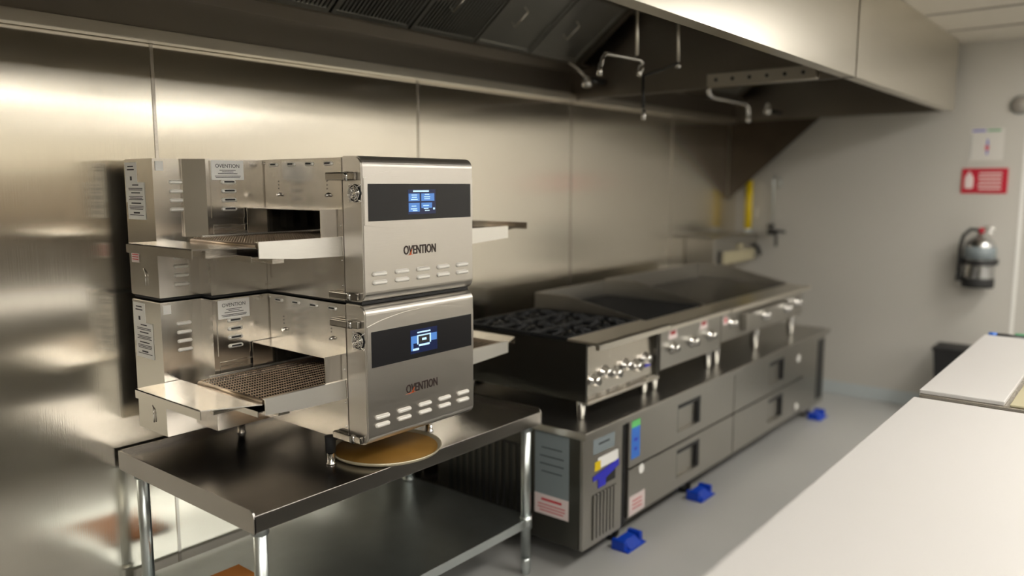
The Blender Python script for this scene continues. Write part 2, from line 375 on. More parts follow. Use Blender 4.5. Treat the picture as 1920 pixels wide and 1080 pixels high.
# ---------------------------------------------------------------- equipment stand
TZ = .70; TX0, TX1, TY0, TY1 = 1.19, 2.53, 1.905, 2.725
t = thing('equipment_stand', ((TX0+TX1)/2, (TY0+TY1)/2, 0), 'low stainless steel table with galvanised legs and undershelf carrying the two stacked ovens', 'table')
tp = MB()
tp.box(TX0+.004, TX1-.004, TY0+.004, TY1-.004, TZ-.012, TZ)
tp.box(TX0, TX1, TY0, TY0+.006, TZ-.05, TZ+.002, bev=.0018)
def sidelip(xa, xb):
    pl = [(TY0, TZ-.052), (TY0, TZ-.004), (TY0+.006, TZ+.010), (TY0+.018, TZ+.017), (TY1, TZ+.017), (TY1, TZ-.05)]
    tp.prism(pl, 'x', xa, xb)
sidelip(TX0-.001, TX0+.005); sidelip(TX1-.005, TX1+.001)
tp.box(TX0, TX1, TY1-.006, TY1, TZ-.05, TZ+.017)
tp.build('tabletop', 'tablesteel', t)
us = MB(); us.box(TX0+.025, TX1-.025, TY0+.03, TY1-.03, .238, .25); us.box(TX0+.025, TX1-.025, TY0+.028, TY0+.034, .212, .25, bev=.002)
us.box(TX0+.022, TX0+.028, TY0+.03, TY1-.03, .212, .25); us.box(TX1-.028, TX1-.022, TY0+.03, TY1-.03, .212, .25)
us.build('undershelf', 'galv', t)
for (x, y) in ((TX0+.045, TY0+.045), (TX1-.045, TY0+.045), (TX0+.045, TY1-.07), (TX1-.045, TY1-.07)):
    lg = MB(); lg.cyl((x, y, .06), (x, y, TZ-.012), .0205, 24); lo = lg.build('leg', 'galv', t)
    MB().lathe([(.012, 0), (.018, .006), (.021, .03), (.0225, .055), (.0225, .075)], (x, y, 0), 20).build('bullet_foot', 'galv', lo)
    for za, zb in ((.205, .262), (TZ-.075, TZ-.012)): MB().cyl((x, y, za), (x, y, zb), .0265, 24).build('socket', 'galv', lo)

# ---------------------------------------------------------------- conveyor ovens
OX0, OX1 = 1.60, 2.105
def slot_louver(root, c, L, H, D, ax, material='louver', dark=True):
    p = MB().pill(c, L, H, D, ax).build('louver', material, root)
    if dark:
        cx_, cy_, cz_ = c
        c2 = (cx_, cy_-D*.35, cz_+H*.06) if ax == '-y' else (cx_-D*.35, cy_, cz_+H*.06)
        MB().pill(c2, L*.74, H*.56, D*.78, ax).build('opening', 'ink', p)
    return p
def oven(z0, name_label, upper):
    o = thing('conveyor_oven', (1.85, 2.3, z0), name_label, 'conveyor oven')
    H = .452; zr = z0+.148; zo = z0+.288
    # main body with a through-opening
    b = MB()
    b.box(OX0, OX1, 1.99, 2.411, z0, zr, bev=.001); b.box(OX0, OX1, 1.99, 2.411, zo, z0+H, bev=.001)
    b.box(OX0, OX1, 1.99, 2.006, zr, zo)
    b.build('body', 'oven_body', o)
    cv = MB(); cv.box(OX0+.02, OX1-.02, 2.006, 2.40, zo-.004, zo-.001); cv.box(OX0+.02, OX1-.02, 2.395, 2.41, zr, zo-.004)
    for kk in range(7): cv.box(OX0+.05+kk*.06, OX0+.08+kk*.06, 2.36, 2.395, zr+.07, zo-.01)
    cv.build('cavity_liner', 'cavity', o)
    # rear housing (stepped)
    h = MB()
    h.prism([(1.245, 2.48), (1.385, 2.48), (1.385, 2.4115), (2.315, 2.4115), (2.315, 2.48), (2.455, 2.48), (2.455, 2.67), (1.245, 2.67)], 'z', z0+.003, z0+H-.001, bev=.0025)
    rh = h.build('rear_housing', 'oven_body', o)
    if upper:
        cg = MB(); cg.prism([(1.385, 2.409), (1.338, 2.47), (1.338, 2.479), (1.385, 2.479)], 'z', zr+.05, z0+H-.001); cg.build('corner_cover', 'oven_body', o)
    # small service plates and seams
    box(1.405, 1.585, 2.4095, 2.4115, zr+.006, zo-.05, bev=.0006).build('service_plate', 'steel', o)
    box(1.40, 1.596, 2.4085, 2.4115, zo-.03, z0+H-.006, bev=.0006).build('vent_panel', 'oven_body', o)
    box(1.40, 1.585, 2.4092, 2.4115, z0+.04, z0+.125, bev=.0006).build('service_plate', 'oven_body', o)
    for (y, z) in ((2.40, z0+.44), (2.40, z0+.02), (2.0, z0+.24), (2.0, z0+.13), (2.0, z0+.05)):
        MB().lathe([(.0045, 0), (.004, .0015), (.002, .0025)], (0, 0, 0), 10).b  # (profile kept simple)
        q = MB(); q.cyl((OX0, y, z), (OX0-.0028, y, z), .0042, 10, .003); q.build('screw', 'chrome', o)
    for (x, z) in ((1.412, z0+.12), (1.575, z0+.045), (1.575, z0+.12), (1.50, z0+.12)):
        q = MB(); q.cyl((x, 2.409, z), (x, 2.4065, z), .0038, 10, .0028); q.build('screw', 'chrome', o)
    # access bolts on the body
    for y in (2.316, 2.056):
        q = MB(); q.cyl((OX0, y, z0+.337), (OX0-.012, y, z0+.333), .0065, 12, .005); q.build('thumb_screw', 'chrome', o)
        for kk in range(3): q = None
    hl = MB()
    for y in (2.322, 2.062):
        for kk in range(3): hl.cyl((OX0-.0004, y, z0+.355+kk*.012), (OX0-.0012, y, z0+.355+kk*.012), .0018, 8)
    hl.build('pilot_holes', 'ink', o)
    # louvers
    for i in range(4):
        slot_louver(o, (OX0, 2.345-.0975*i, z0+.434), .044, .013, .006, '-x')
    dz = .0295
    for i in range(4):
        slot_louver(o, (1.464, 2.4085, z0+.376-dz*i), .056, .0145, .0075, '-y')
        slot_louver(o, (1.322, 2.480, z0+.376-dz*i), .052, .0125, .007, '-y', dark=False)
        if upper: slot_louver(o, (1.322, 2.480, z0+.132-dz*i), .052, .0125, .007, '-y', dark=False)
    # front door module: rounded top and bottom front edges
    y0, y1 = 1.894, 1.9885; R = .032; zb = z0+.002; zt = z0+H+.004
    pr = [(y1, zb), (y0+R, zb)]
    for i in range(1, 8): a = PI/2*i/8; pr.append((y0+R-R*math.sin(a), zb+R-R*math.cos(a)))
    pr += [(y0, zb+R), (y0, zt-R)]
    for i in range(1, 8): a = PI/2*i/8; pr.append((y0+R-R*math.cos(a), zt-R+R*math.sin(a)))
    pr += [(y0+R, zt), (y1, zt)]
    dm = MB(); dm.prism(pr, 'x', OX0, OX1, bev=.004)
    dr = dm.build('front_door', 'oven_front', o); 
    # curved control fascia
    P_ = []
    for i in range(13):
        u = i/12; P_.append((OX0+.006+(OX1-OX0-.010)*u, z0+.243-.021*math.sin(PI*u)))
    for i in range(12, -1, -1):
        u = i/12; P_.append((OX0+.006+(OX1-OX0-.010)*u, z0+.388+.034*math.sin(PI*u)**.8))
    cp = MB(); cp.prism(P_, 'y', y0-.0022, y0+.001, bev=.0007); cp = cp.build('control_fascia', 'oven_front', o)
    dg = box(1.621, 2.089, y0-.0034, y0-.002, z0+.255, z0+.3705, bev=.0004).build('display_glass', 'glass', cp)
    # touchscreen (lit)
    sx0, sx1, sz0, sz1 = 1.788, 1.914, z0+.272, z0+.352; ys = y0-.0034
    if upper:
        box(sx0, sx1, ys-.0005, ys, sz0, sz1).build('touchscreen', 'scr_dk', o)
        q = MB()
        for (a, c, u, v) in ((.02, .41, .53, .84), (.47, .95, .53, .84), (.02, .41, .10, .46), (.47, .86, .24, .46)):
            q.box(sx0+a*.126, sx0+c*.126, ys-.0008, ys-.0005, sz0+u*.08, sz0+v*.08)
        q.build('touchscreen_tiles', 'scr', o)
        q = MB(); q.box(sx0+.18*.126, sx0+.75*.126, ys-.0008, ys-.0005, sz0+.90*.08, sz0+.97*.08)
        for (cx_, cz_) in ((.22, .78), (.22, .69), (.22, .60), (.68, .80), (.68, .70), (.68, .62), (.2, .33), (.2, .22), (.24, .15), (.64, .34), (.64, .22), (.68, .14)):
            ww = random.uniform(.08, .14)*.126; q.box(sx0+cx_*.126-ww, sx0+cx_*.126+ww, ys-.0011, ys-.0008, sz0+(cz_-.018)*.08, sz0+(cz_+.018)*.08)
        q.box(sx0+.90*.126, sx0+.97*.126, ys-.0008, ys-.0005, sz0+.17*.08, sz0+.25*.08)
        q.build('touchscreen_text', 'scr_hi', o)
    else:
        box(sx0, sx1, ys-.0005, ys, sz0, sz1).build('touchscreen', 'scr_dk', o)
        q = MB(); q.box(sx0+.02*.126, sx0+.98*.126, ys-.0008, ys-.0005, sz0+.42*.08, sz0+.74*.08); q.box(sx0+.02*.126, sx0+.10*.126, ys-.0008, ys-.0005, sz0+.12*.08, sz0+.42*.08)
        q.build('touchscreen_tiles', 'scr', o)
        box(sx0+.29*.126, sx0+.70*.126, ys-.0012, ys-.0008, sz0+.40*.08, sz0+.71*.08).build('touchscreen_dialog', 'ink', o)
        q = MB(); q.box(sx0+.25*.126, sx0+.74*.126, ys-.0008, ys-.0005, sz0+.83*.08, sz0+.89*.08)
        for (a, c, u, v) in ((.24, .75, .70, .75), (.24, .28, .36, .72), (.71, .75, .36, .72), (.30, .70, .27, .35), (.42, .58, .50, .60), (.08, .30, .12, .21)):
            q.box(sx0+a*.126, sx0+c*.126, ys-.0015, ys-.0005, sz0+u*.08, sz0+v*.08)
        q.build('touchscreen_text', 'scr_hi', o)
    # brand lettering
    q = MB(); q.text('OVENTION', .0405, (1.7675, y0-.0008, z0+.1425), (1, 0, 0), (0, 0, 1), .0016, xs=.715, off=.0006)
    q.build('brand_lettering', 'letter', o)
    q = MB(); q.prism([(1.7925, z0+.1405), (1.7955, z0+.1400), (1.8050, z0+.158), (1.8025, z0+.158)], 'y', y0-.0022, y0-.0016); q.prism([(1.765 if not upper else 1.784, z0+.1385), (1.796, z0+.1395), (1.818, z0+.1425), (1.797, z0+.1415)], 'y', y0-.0012, y0)
    q.build('brand_swoosh', 'orange', o)
    # front louvers, two rows of five
    for i in range(5):
        for zz in (.0895, .0625):
            x = 1.662+.0955*i
            p = MB().pill((x, y0, z0+zz), .060, .0155, .010, '-y').build('front_louver', 'louver', o)
    # hinges
    for zz in (.018, .392):
        q = MB(); q.box(OX0-.022, OX0-.001, 1.955, 2.045, z0+zz-.011, z0+zz+.014, bev=.004, seg=3); q.box(OX0-.014, OX0-.0005, 1.915, 1.955, z0+zz-.010, z0+zz+.014, bev=.003)
        hg = q.build('hinge', 'darkchrome', o)
        q = MB(); q.cyl((OX0-.011, 1.952, z0+zz-.012), (OX0-.011, 1.952, z0+zz+.016), .007, 14); q.build('hinge_pin', 'chrome', hg)
    # cooling fan with wire guard
    fy, fz = 1.9255, z0+.342; r0 = .028
    q = MB(); q.cyl((OX0+.002, fy, fz), (OX0-.0015, fy, fz), r0, 32); fan = q.build('cooling_fan', 'black', o)
    q = MB()
    for k_ in range(7):
        a = 2*PI*k_/7; c1, s1 = math.cos(a), math.sin(a); c2, s2 = math.cos(a+.55), math.sin(a+.55)
        vs = [(OX0-.002, fy+.009*c1, fz+.009*s1), (OX0-.004, fy+.023*c1, fz+.023*s1), (OX0-.002, fy+.023*c2, fz+.023*s2), (OX0-.0018, fy+.009*c2, fz+.009*s2)]
        v = [q.b.verts.new(p) for p in vs]+[q.b.verts.new((p[0]+.001, p[1], p[2])) for p in vs]
        for f_ in ((0, 1, 2, 3), (7, 6, 5, 4), (0, 4, 5, 1), (1, 5, 6, 2), (2, 6, 7, 3), (3, 7, 4, 0)): q.b.faces.new([v[j] for j in f_])
    q.cyl((OX0-.001, fy, fz), (OX0-.005, fy, fz), .010, 20); q.build('fan_rotor', 'chrome', fan)
    q = MB()
    for rr in (.011, .018, .025): q.tube([(OX0-.0075, fy+rr*math.cos(a_*PI/12), fz+rr*math.sin(a_*PI/12)) for a_ in range(24)], .0013, 6, True)
    for a_ in (PI/4, 3*PI/4, 5*PI/4, 7*PI/4):
        q.tube([(OX0-.0075, fy+.006*math.cos(a_), fz+.006*math.sin(a_)), (OX0-.0075, fy+.029*math.cos(a_), fz+.029*math.sin(a_)), (OX0-.001, fy+.036*math.cos(a_), fz+.036*math.sin(a_))], .0015, 6)
        q.cyl((OX0, fy+.036*math.cos(a_), fz+.036*math.sin(a_)), (OX0-.003, fy+.036*math.cos(a_), fz+.036*math.sin(a_)), .0035, 8)
    q.build('fan_guard', 'chrome', fan)
    # tunnel hoods left and right of the opening
    for sgn in (-1, 1):
        xa, xb = (OX0-.076, OX0) if sgn < 0 else (OX1, OX1+.076)
        q = MB(); q.box(xa, xb, 2.002, 2.402, zo+.0005, zo+.003); q.box(xa, xb, 2.002, 2.0045, zo-.09, zo+.0005); q.box(xa, xb, 2.3995, 2.402, zo-.10, zo+.0005)
        q.build('tunnel_hood', 'oven_body', o)
    # conveyor: rails, wire belt, shelves
    xl, xr = 1.30, 2.425; zt_ = z0+.205
    def rail(ya, yb):
        q = MB(); q.prism([(xl, zt_), (xr, zt_), (xr, zt_-.042), (xr-.10, zt_-.056), (xr-.2, zt_-.066), (xl+.26, zt_-.066), (xl+.12, zt_-.056), (xl, zt_-.048)], 'y', ya, yb, bev=.001)
        return q.build('side_rail', 'rail', o)
    rail(1.9985, 2.0015) if False else None
    q = MB()
    def railp(mb, x0_, x1_, ya, yb, taper_left):
        if taper_left: mb.prism([(x0_, zt_-.048), (x0_, zt_), (x1_, zt_), (x1_, zt_-.062), (x0_+.13, zt_-.058)], 'y', ya, yb)
        else: mb.prism([(x0_, zt_-.064), (x0_, zt_), (x1_, zt_), (x1_, zt_-.046), (x1_-.02, zt_-.047)], 'y', ya, yb)
    railp(q, xl, OX0-.001, 1.9955, 1.999, True); q.box(xl, OX0-.001, 1.999, 2.008, zt_-.003, zt_); q.build('side_rail', 'rail', o)
    q = MB(); railp(q, OX1+.001, xr, 1.9955, 1.999, False); q.box(OX1+.001, xr, 1.999, 2.008, zt_-.003, zt_); q.build('side_rail', 'rail', o)
    q = MB(); q.box(xl+.05, xr-.05, 2.385, 2.389, zt_-.05, zt_); q.build('side_rail', 'rail', o)
    # belt: bent wire links
    q = MB(); ya, yb = 2.014, 2.375; pitch = .0092; nx = int((xr-xl-.02)/pitch)
    yn = 26
    for i in range(nx):
        x = xl+.012+i*pitch; pts = []
        for j in range(yn+1):
            yy = ya+(yb-ya)*j/yn
            pts.append((x+(.0040 if j % 2 else -.0040), yy, zt_-.008+(.0015 if j % 2 else 0)))
        q.tube(pts, .0015, 4)
    for yy in (ya+.004, yb-.004):
        pts = []
        for i in range(nx*2): pts.append((xl+.010+i*pitch/2, yy, zt_-.006+(.003 if i % 2 else 0)))
        q.tube(pts, .0016, 4)
    q.cyl((xl+.008, ya, zt_-.014), (xl+.008, yb, zt_-.014), .008, 10); q.cyl((xr-.008, ya, zt_-.014), (xr-.008, yb, zt_-.014), .008, 10)
    q.build('wire_belt', 'belt', o)
    box(xl+.02, xr-.02, ya, yb, zt_-.026, zt_-.024).build('belt_bed', 'cavity', o)
    q = MB(); q.box(xl+.02, OX0-.001, ya, yb, zt_-.050, zt_-.047); q.box(xl, xl+.02, ya+.02, yb+.01, zt_-.050, zt_-.047); q.box(xl-.002, xl, ya+.02, yb+.01, zt_-.062, zt_-.044); q.build('crumb_tray', 'oven_body', o)
    # product shelves at both ends
    for sgn in (-1, 1):
        X = lambda v: v if sgn < 0 else 3.7-.0+.02-v+.005
        q = MB()
        pts = [(X(1.145), 2.475), (X(1.145), 2.085), (X(1.297), 2.006), (X(1.297), 2.475)]
        q.prism(pts, 'z', z0+.186, z0+.189)
        q.prism([(X(1.147), (2.02 if sgn > 0 and upper else 2.085)), (X(1.145), (2.02 if sgn > 0 and upper else 2.085)), (X(1.145), 2.475), (X(1.147), 2.475)], 'z', *((z0+.186, z0+.213) if (sgn > 0 and upper) else (z0+.160, z0+.189)))
        q.build('exit_shelf', 'oven_body', o)
        a_, c_ = sorted((X(1.30), X(1.20)))
        for yy in (2.11, 2.38): box(a_, c_, yy, yy+.02, z0+.158, z0+.186).build('shelf_bracket', 'steel', o)
    # support bar under the conveyor
    box(1.36, 1.40, 2.02, 2.41, zr-.012, zr+.006).build('support_bar', 'steel', o)
    # stickers
    Hs = z0
    L6 = [(.93, .35, .03), (.84, .8, .018), (.80, .78, .018), (.72, .5, .03), (.62, .8, .018), (.58, .7, .018), (.54, .82, .018), (.44, .55, .03), (.36, .8, .018), (.32, .8, .018), (.28, .74, .018), (.18, .35, .04), (.12, .8, .018)]
    sticker('rating_label', o, 'paper', '-x', 1.245, 2.585, 2.664, Hs+.31, Hs+.44, [(.9, .5, .03), (.82, .6, .03), (.6, .15, .1), (.4, .12, .1)], label='white rating label')
    sticker('warning_label', o, 'paper', '-x', 1.2442, 2.537, 2.655, Hs+.285-.03, Hs+.375, L6, label='white label full of small print')
    sticker('square_label', o, 'paper', '-y', 2.4788, 1.2535, 1.2795, Hs+.412, Hs+.442)
    sticker('brand_label', o, 'paper', '-y', 2.4078, 1.404, 1.522, Hs+.383, Hs+.447, [(.5, .5, .03), (.42, .35, .03), (.33, .6, .03), (.2, .8, .03), (.13, .75, .03)], head=('OVENTION', .63, .27))
    if upper: sticker('pink_label', o, 'pinkpaper', '-x', 1.2442, 2.60, 2.652, Hs+.112, Hs+.165, [(.8, .8, .06), (.65, .8, .06), (.5, .8, .06), (.35, .8, .06), (.2, .8, .06)], inkm='redink', label='pink warning label')
    q = MB(); q.tube([(1.2445, 2.575, Hs+.095), (1.2415, 2.56, Hs+.08), (1.2415, 2.56, Hs+.04)], .0022, 6); q.build('cable_clip', 'chrome', o)
    # feet
    if not upper:
        for (x, y) in ((1.60, 2.085), (2.06, 2.085), (1.60, 2.62), (2.06, 2.62)):
            q = MB(); q.cyl((x, y, TZ+.042), (x, y, z0), .016, 20, .019); ft = q.build('foot', 'rubber', o)
            MB().lathe([(.0175, 0), (.0175, .004), (.013, .008), (.0135, .042)], (x, y, TZ+.0005), 20).build('foot_tip', 'chrome', ft)
    else:
        q = MB(); q.prism([(1.252, 2.487), (1.392, 2.487), (1.392, 2.418), (1.607, 2.418), (1.607, 1.915), (2.098, 1.915), (2.098, 2.418), (2.308, 2.418), (2.308, 2.487), (2.448, 2.487), (2.448, 2.663), (1.252, 2.663)], 'z', z0-.0065, z0+.0025); q.build('stacking_gasket', 'rubber', o)
    return o
oven(.797, 'lower of the two stacked stainless conveyor ovens, standing on the table on short feet', False)
oven(1.260, 'upper of the two stacked stainless conveyor ovens, topmost with the four tile screen', True)

# pan on the table under the oven's front corner
pc = thing('pizza_pan', (1.815, 2.05, TZ), 'round aged brown baking pan with pale rim lying on the table under the lower oven', 'pan')
MB().lathe([(.180, 0), (.188, .002), (.195, .014), (.191, .014), (.186, .006), (.181, .005)], (1.815, 2.050, TZ+.0032), 56).build('rim', 'panrim', pc)
MB().lathe([(.180, .0045), (.180, .0068), (.001, .0068)], (1.815, 2.050, TZ+.0032), 56).build('base', 'pan', pc)
# box on the undershelf
q = box(1.27, 1.485, 2.12, 2.49, .2505, .262, bev=.002).build('cardboard_sheet', 'orangeb'); tag(q, 'orange brown board lying flat on the galvanised undershelf', 'board')

# ---------------------------------------------------------------- refrigerated chef base
BX0, BX1, BY0, BY1, BZ0, BZ1 = 2.625, 5.66, 1.765, 2.60, .10, .622
cb = thing('chef_base', ((BX0+BX1)/2, 2.2, 0), 'long low stainless refrigerated drawer base under the cooking equipment', 'refrigerated base')
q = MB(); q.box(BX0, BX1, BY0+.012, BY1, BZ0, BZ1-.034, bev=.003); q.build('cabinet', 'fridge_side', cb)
q = MB(); q.box(BX0-.02, BX1+.02, BY0-.030, BY1+.02, BZ1-.034, BZ1, bev=.004); q.build('worktop', 'fridge', cb)
# machine compartment front
mp = MB(); mp.box(BX0+.002, 2.935, BY0-.004, BY0+.012, BZ0, BZ1-.036, bev=.002); mp = mp.build('compressor_panel', 'fridge', cb)
gr = MB()
gr.box(2.70, 2.885, BY0-.0055, BY0-.003, .125, .325)
gr = gr.build('vent_grille', 'darkmetal', mp)
sl = MB()
for i in range(7): sl.box(2.702+.0265*i, 2.718+.0265*i, BY0-.012, BY0-.0055, .127, .323, bev=.002)
sl.build('grille_bars', 'fridge', mp)
dk = box(2.945, 2.975, BY0+.002, BY0+.014, BZ0, BZ1-.036).build('side_gap', 'black', cb)
sg = MB()
sg.box(BX0-.003, BX0, 2.06, 2.52, .16, .50)
sg = sg.build('side_grille', 'darkmetal', cb)
sl = MB()
for i in range(11): sl.box(BX0-.008, BX0-.003, 2.07+.04*i, 2.088+.04*i, .165, .495)
sl.build('grille_bars', 'fridge_side', sg)
def drawer(x0, x1, z0, z1, hx0, hx1, hz0, hz1):
    q = MB(); ya, yb = BY0-.012, BY0+.010
    q.box(x0, hx0, ya, yb, z0, z1); q.box(hx1, x1, ya, yb, z0, z1); q.box(hx0, hx1, ya, yb, z0, hz0); q.box(hx0, hx1, ya, yb, hz1, z1)
    q.box(hx0, hx1, yb-.002, yb, hz0, hz1)
    d = q.build('drawer', 'fridge', cb)
    q = MB(); q.box(hx0, hx1, ya+.001, yb-.002, hz1-.022, hz1, ); q.box(hx1-.022, hx1, ya+.002, yb-.002, hz0, hz1-.022); q.box(hx0, hx0+.008, ya+.002, yb-.002, hz0, hz1-.022)
    q.build('handle_pocket_shade', 'black', d)  # black strips painted as the shade along the pocket's edges
    return d
rows = ((.365, .582, .415, .555), (.130, .355, .180, .325))
for (xa, xb, ha, hb) in ((2.98, 4.105, 3.44, 3.69), (4.115, 5.24, 4.62, 4.86)):
    for (za, zb, ka, kb) in rows: drawer(xa, xb, za, zb, ha, hb, ka, kb)
q = MB(); q.box(5.25, 5.655, BY0-.008, BY0+.012, BZ0, BZ1-.036, bev=.002); q = q.build('end_panel', 'fridge', cb)
box(5.50, 5.63, BY0-.010, BY0-.008, .14, .56).build('louver_panel', 'darkmetal', q)
for (x, z) in ((5.11, .50), (5.11, .18), (3.09, .335)):
    q = MB(); q.cyl((x, BY0-.012, z), (x, BY0-.016, z), .022, 18); q.build('lock_cap', 'paper', cb)
sticker('document_sleeve', cb, 'greypaper', '-x', BX0, 1.83, 2.01, .30, .585, [(.5, .7, .015), (.62, .7, .015), (.75, .6, .015), (.38, .6, .015)], label='grey document sleeve')
sticker('warning_paper', cb, 'pinkpaper', '-x', BX0-.001, 1.83, 2.01, .215, .305, [(.75, .6, .12), (.5, .8, .05), (.35, .8, .05), (.2, .7, .05)], inkm='redink', label='pink and white warning paper')
sticker('rating_plate', cb, 'greypaper', '-y', BY0-.004, 2.70, 2.87, .50, .565, [(.6, .5, .12)], label='grey plate')
sticker('energy_label', cb, 'paper', '-y', BY0-.004, 2.74, 2.90, .43, .478, label='cream label edge')
sticker('yellow_label', cb, 'yellow', '-y', BY0-.0045, 2.715, 2.76, .425, .465, label='yellow label')
q = MB(); q.prism([(2.70, .405), (2.905, .435), (2.905, .405), (2.80, .375), (2.80, .345), (2.74, .345), (2.74, .385), (2.70, .385)], 'y', BY0-.0065, BY0-.0055); q.build('blue_label', 'deepblue', cb)
sticker('small_plate', cb, 'darkmetal', '-y', BY0-.004, 2.80, 2.88, .35, .40)
sticker('green_sticker', cb, 'green', '-y', BY0-.012, 3.0, 3.075, .545, .582, label='green sticker')
sticker('blue_sticker', cb, 'blueink', '-y', BY0-.012, 3.0, 3.075, .40, .545, [(.3, .3, .1), (.6, .4, .1)], inkm='deepblue', label='blue sticker')
sticker('pink_sticker', cb, 'pinkpaper', '-y', BY0-.012, 2.99, 3.13, .135, .225, [(.7, .6, .06), (.5, .6, .06), (.3, .6, .06)], inkm='redink', label='pale pink sticker')
for (x, y) in ((2.99, 1.85), (3.72, 1.85), (5.55, 1.85), (2.99, 2.5), (3.72, 2.5), (5.55, 2.5)):
    q = MB(); q.cyl((x-.016, y, .042), (x+.016, y, .042), .038, 24); cs = q.build('caster', 'rubber', cb)
    q = MB(); q.box(x-.026, x-.020, y-.02, y+.02, .035, .10); q.box(x+.020, x+.026, y-.02, y+.02, .035, .10); q.box(x-.03, x+.03, y-.03, y+.03, .092, .10); q.build('fork', 'galv', cs)
cl = ['blue plastic caster stop on the floor under the near end of the drawer base', 'blue plastic caster stop on the floor under the middle of the drawer base', 'blue plastic caster stop on the floor at the far end of the drawer base']
for i, x in enumerate((2.99, 3.72, 5.55)):
    q = MB()
    y = 1.815
    y = 1.795
    q.box(x-.08, x+.08, y-.09, y+.0, .0005, .008, bev=.002)
    q.prism([(y-.085, .008), (y-.01, .008), (y-.01, .042), (y-.045, .036)], 'x', x-.05, x+.05, bev=.002)
    q.box(x-.08, x-.055, y-.07, y-.0, .008, .048, bev=.004); q.box(x+.055, x+.08, y-.07, y-.0, .008, .048, bev=.004)
    o_ = q.build('caster_stop', 'bluep'); tag(o_, cl[i], 'caster stop', 'blue caster stops')

# ---------------------------------------------------------------- countertop cooking equipment
def adj_leg(root, x, y, z1, r=.020, z0=BZ1):
    q = MB(); q.lathe([(r*.55, 0), (r*.8, .004), (r*.8, .02), (r, .026), (r*1.1, z1-z0-.004), (r*1.1, z1-z0)], (x, y, z0+.0005), 18); return q.build('leg', 'chrome', root)
def knob(root, x, y, z, tilt=0):
    q = MB(); q.lathe([(.001, -.040), (.018, -.040), (.021, -.032), (.023, -.012), (.033, -.008), (.033, 0)], (x, y, z), 20, axis='y'); kb = q.build('knob', 'chrome', root)
    box(x-.002, x+.002, y-.040, y-.0382, z-.012, z+.012).build('pointer', 'ink', kb); return kb
# burner hot plate
RX0, RX1, RF, RB = 2.72, 3.34, 1.815, 2.56
rg = thing('burner_range', ((RX0+RX1)/2, 2.2, BZ1), 'stainless countertop burner range with black cast iron grates, nearest of the three cooking units', 'range')
q = MB()
q.box(RX0, RX0+.012, RF, RB, .712, .965); q.box(RX1-.012, RX1, RF, RB, .712, .965)
q.box(RX0+.012, RX1-.012, RB-.012, RB, .712, .965); q.box(RX0+.012, RX1-.012, RF+.05, RB-.012, .712, .724)
q.box(RX0+.012, RX1-.012, RF+.05, RF+.06, .724, .93)
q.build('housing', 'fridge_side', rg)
q = MB(); q.prism([(RF+.05, .93), (RF+.03, .94), (RF+.015, .73), (RF-.005, .715), (RF-.005, .705), (RF+.05, .705)], 'x', RX0+.012, RX1-.012); q.box(RX0+.002, RX1-.002, RF-.012, RF+.02, .700, .716, bev=.004)
q.build('control_panel', 'steel_v', rg)
q = MB(); q.prism([(RF-.065, .945), (RF-.065, .968), (RF-.05, .976), (RF+.10, .976), (RF+.10, .966), (RF-.045, .962), (RF-.045, .945)], 'x', RX0, RX1, bev=.002); q.build('nose_bar', 'hood', rg)
box(RX0+.012, RX1-.012, RF+.10, RB-.012, .925, .932).build('drip_pan', 'iron', rg)
for i in range(2):
    for j in range(3):
        x0 = RX0+.02+.29*i; y0 = RF+.105+.205*j; cx_ = x0+.145; cy_ = y0+.10
        q = MB(); z = .978
        q.box(x0+.002, x0+.288, y0+.002, y0+.016, z-.02, z, bev=.003); q.box(x0+.002, x0+.288, y0+.184, y0+.198, z-.02, z, bev=.003)
        q.box(x0+.002, x0+.016, y0+.016, y0+.184, z-.02, z, bev=.003); q.box(x0+.274, x0+.288, y0+.016, y0+.184, z-.02, z, bev=.003)
        for a in range(8):
            ang = a*PI/4; r1 = .085 if a % 2 == 0 else .10
            if a in (0, 4): r1 = .13
            q.tube([(cx_+.035*math.cos(ang), cy_+.035*math.sin(ang), z+.002), (cx_+.06*math.cos(ang), cy_+.06*math.sin(ang), z+.004), (cx_+r1*math.cos(ang), cy_+r1*math.sin(ang), z-.004)], .007, 6)
        gt = q.build('grate', 'iron', rg)
        MB().lathe([(.045, -.045), (.045, -.03), (.03, -.022), (.03, -.012), (.001, -.010)], (cx_, cy_, z), 20).build('burner', 'iron', gt)
for i in range(6): knob(rg, RX0+.09+.088*i, RF+.028, .79+.02*(i % 2))
sticker('blue_sticker', rg, 'deepblue', '-y', RF+.014, RX1-.10, RX1-.05, .77, .82, label='blue sticker')
for (x, y) in ((RX0+.04, RF+.05), (RX1-.05, RF+.05), (RX0+.04, RB-.06), (RX1-.05, RB-.06)): adj_leg(rg, x, y, .712)
# charbroiler with low splash guard
def backed_unit(root, x0, x1, zb, zn, splash, matp):
    q = MB(); q.box(x0, x1, RF+.03, RB, zb, zn-.02); q.box(x0+.002, x1-.002, RF-.005, RF+.03, zb, zn-.035, bev=.004); q.build('housing', 'fridge', root)
    q = MB(); q.prism([(RF-.06, zn-.025), (RF-.06, zn-.006), (RF-.05, zn), (RF+.10, zn), (RF+.10, zn-.02), (RF-.045, zn-.02)], 'x', x0, x1, bev=.002); q.build('nose_bar', 'hood', root)
    q = MB(); zt = splash
    q.box(x0, x1, RB, RB+.012, zn-.03, zt)
    for xa in (x0, x1-.010): q.prism([(RF+.10, zn-.02), (RF+.10, zn+.006), (RB-.20, zt), (RB, zt), (RB, zn-.02)], 'x', xa, xa+.010)
    q.build('splash_guard', 'fridge', root)
ch = thing('charbroiler', (3.68, 2.2, BZ1), 'stainless countertop charbroiler with dark slatted top, middle of the three cooking units', 'charbroiler')
CX0, CX1 = 3.352, 4.03
backed_unit(ch, CX0, CX1, .735, .965, 1.052, 'iron')
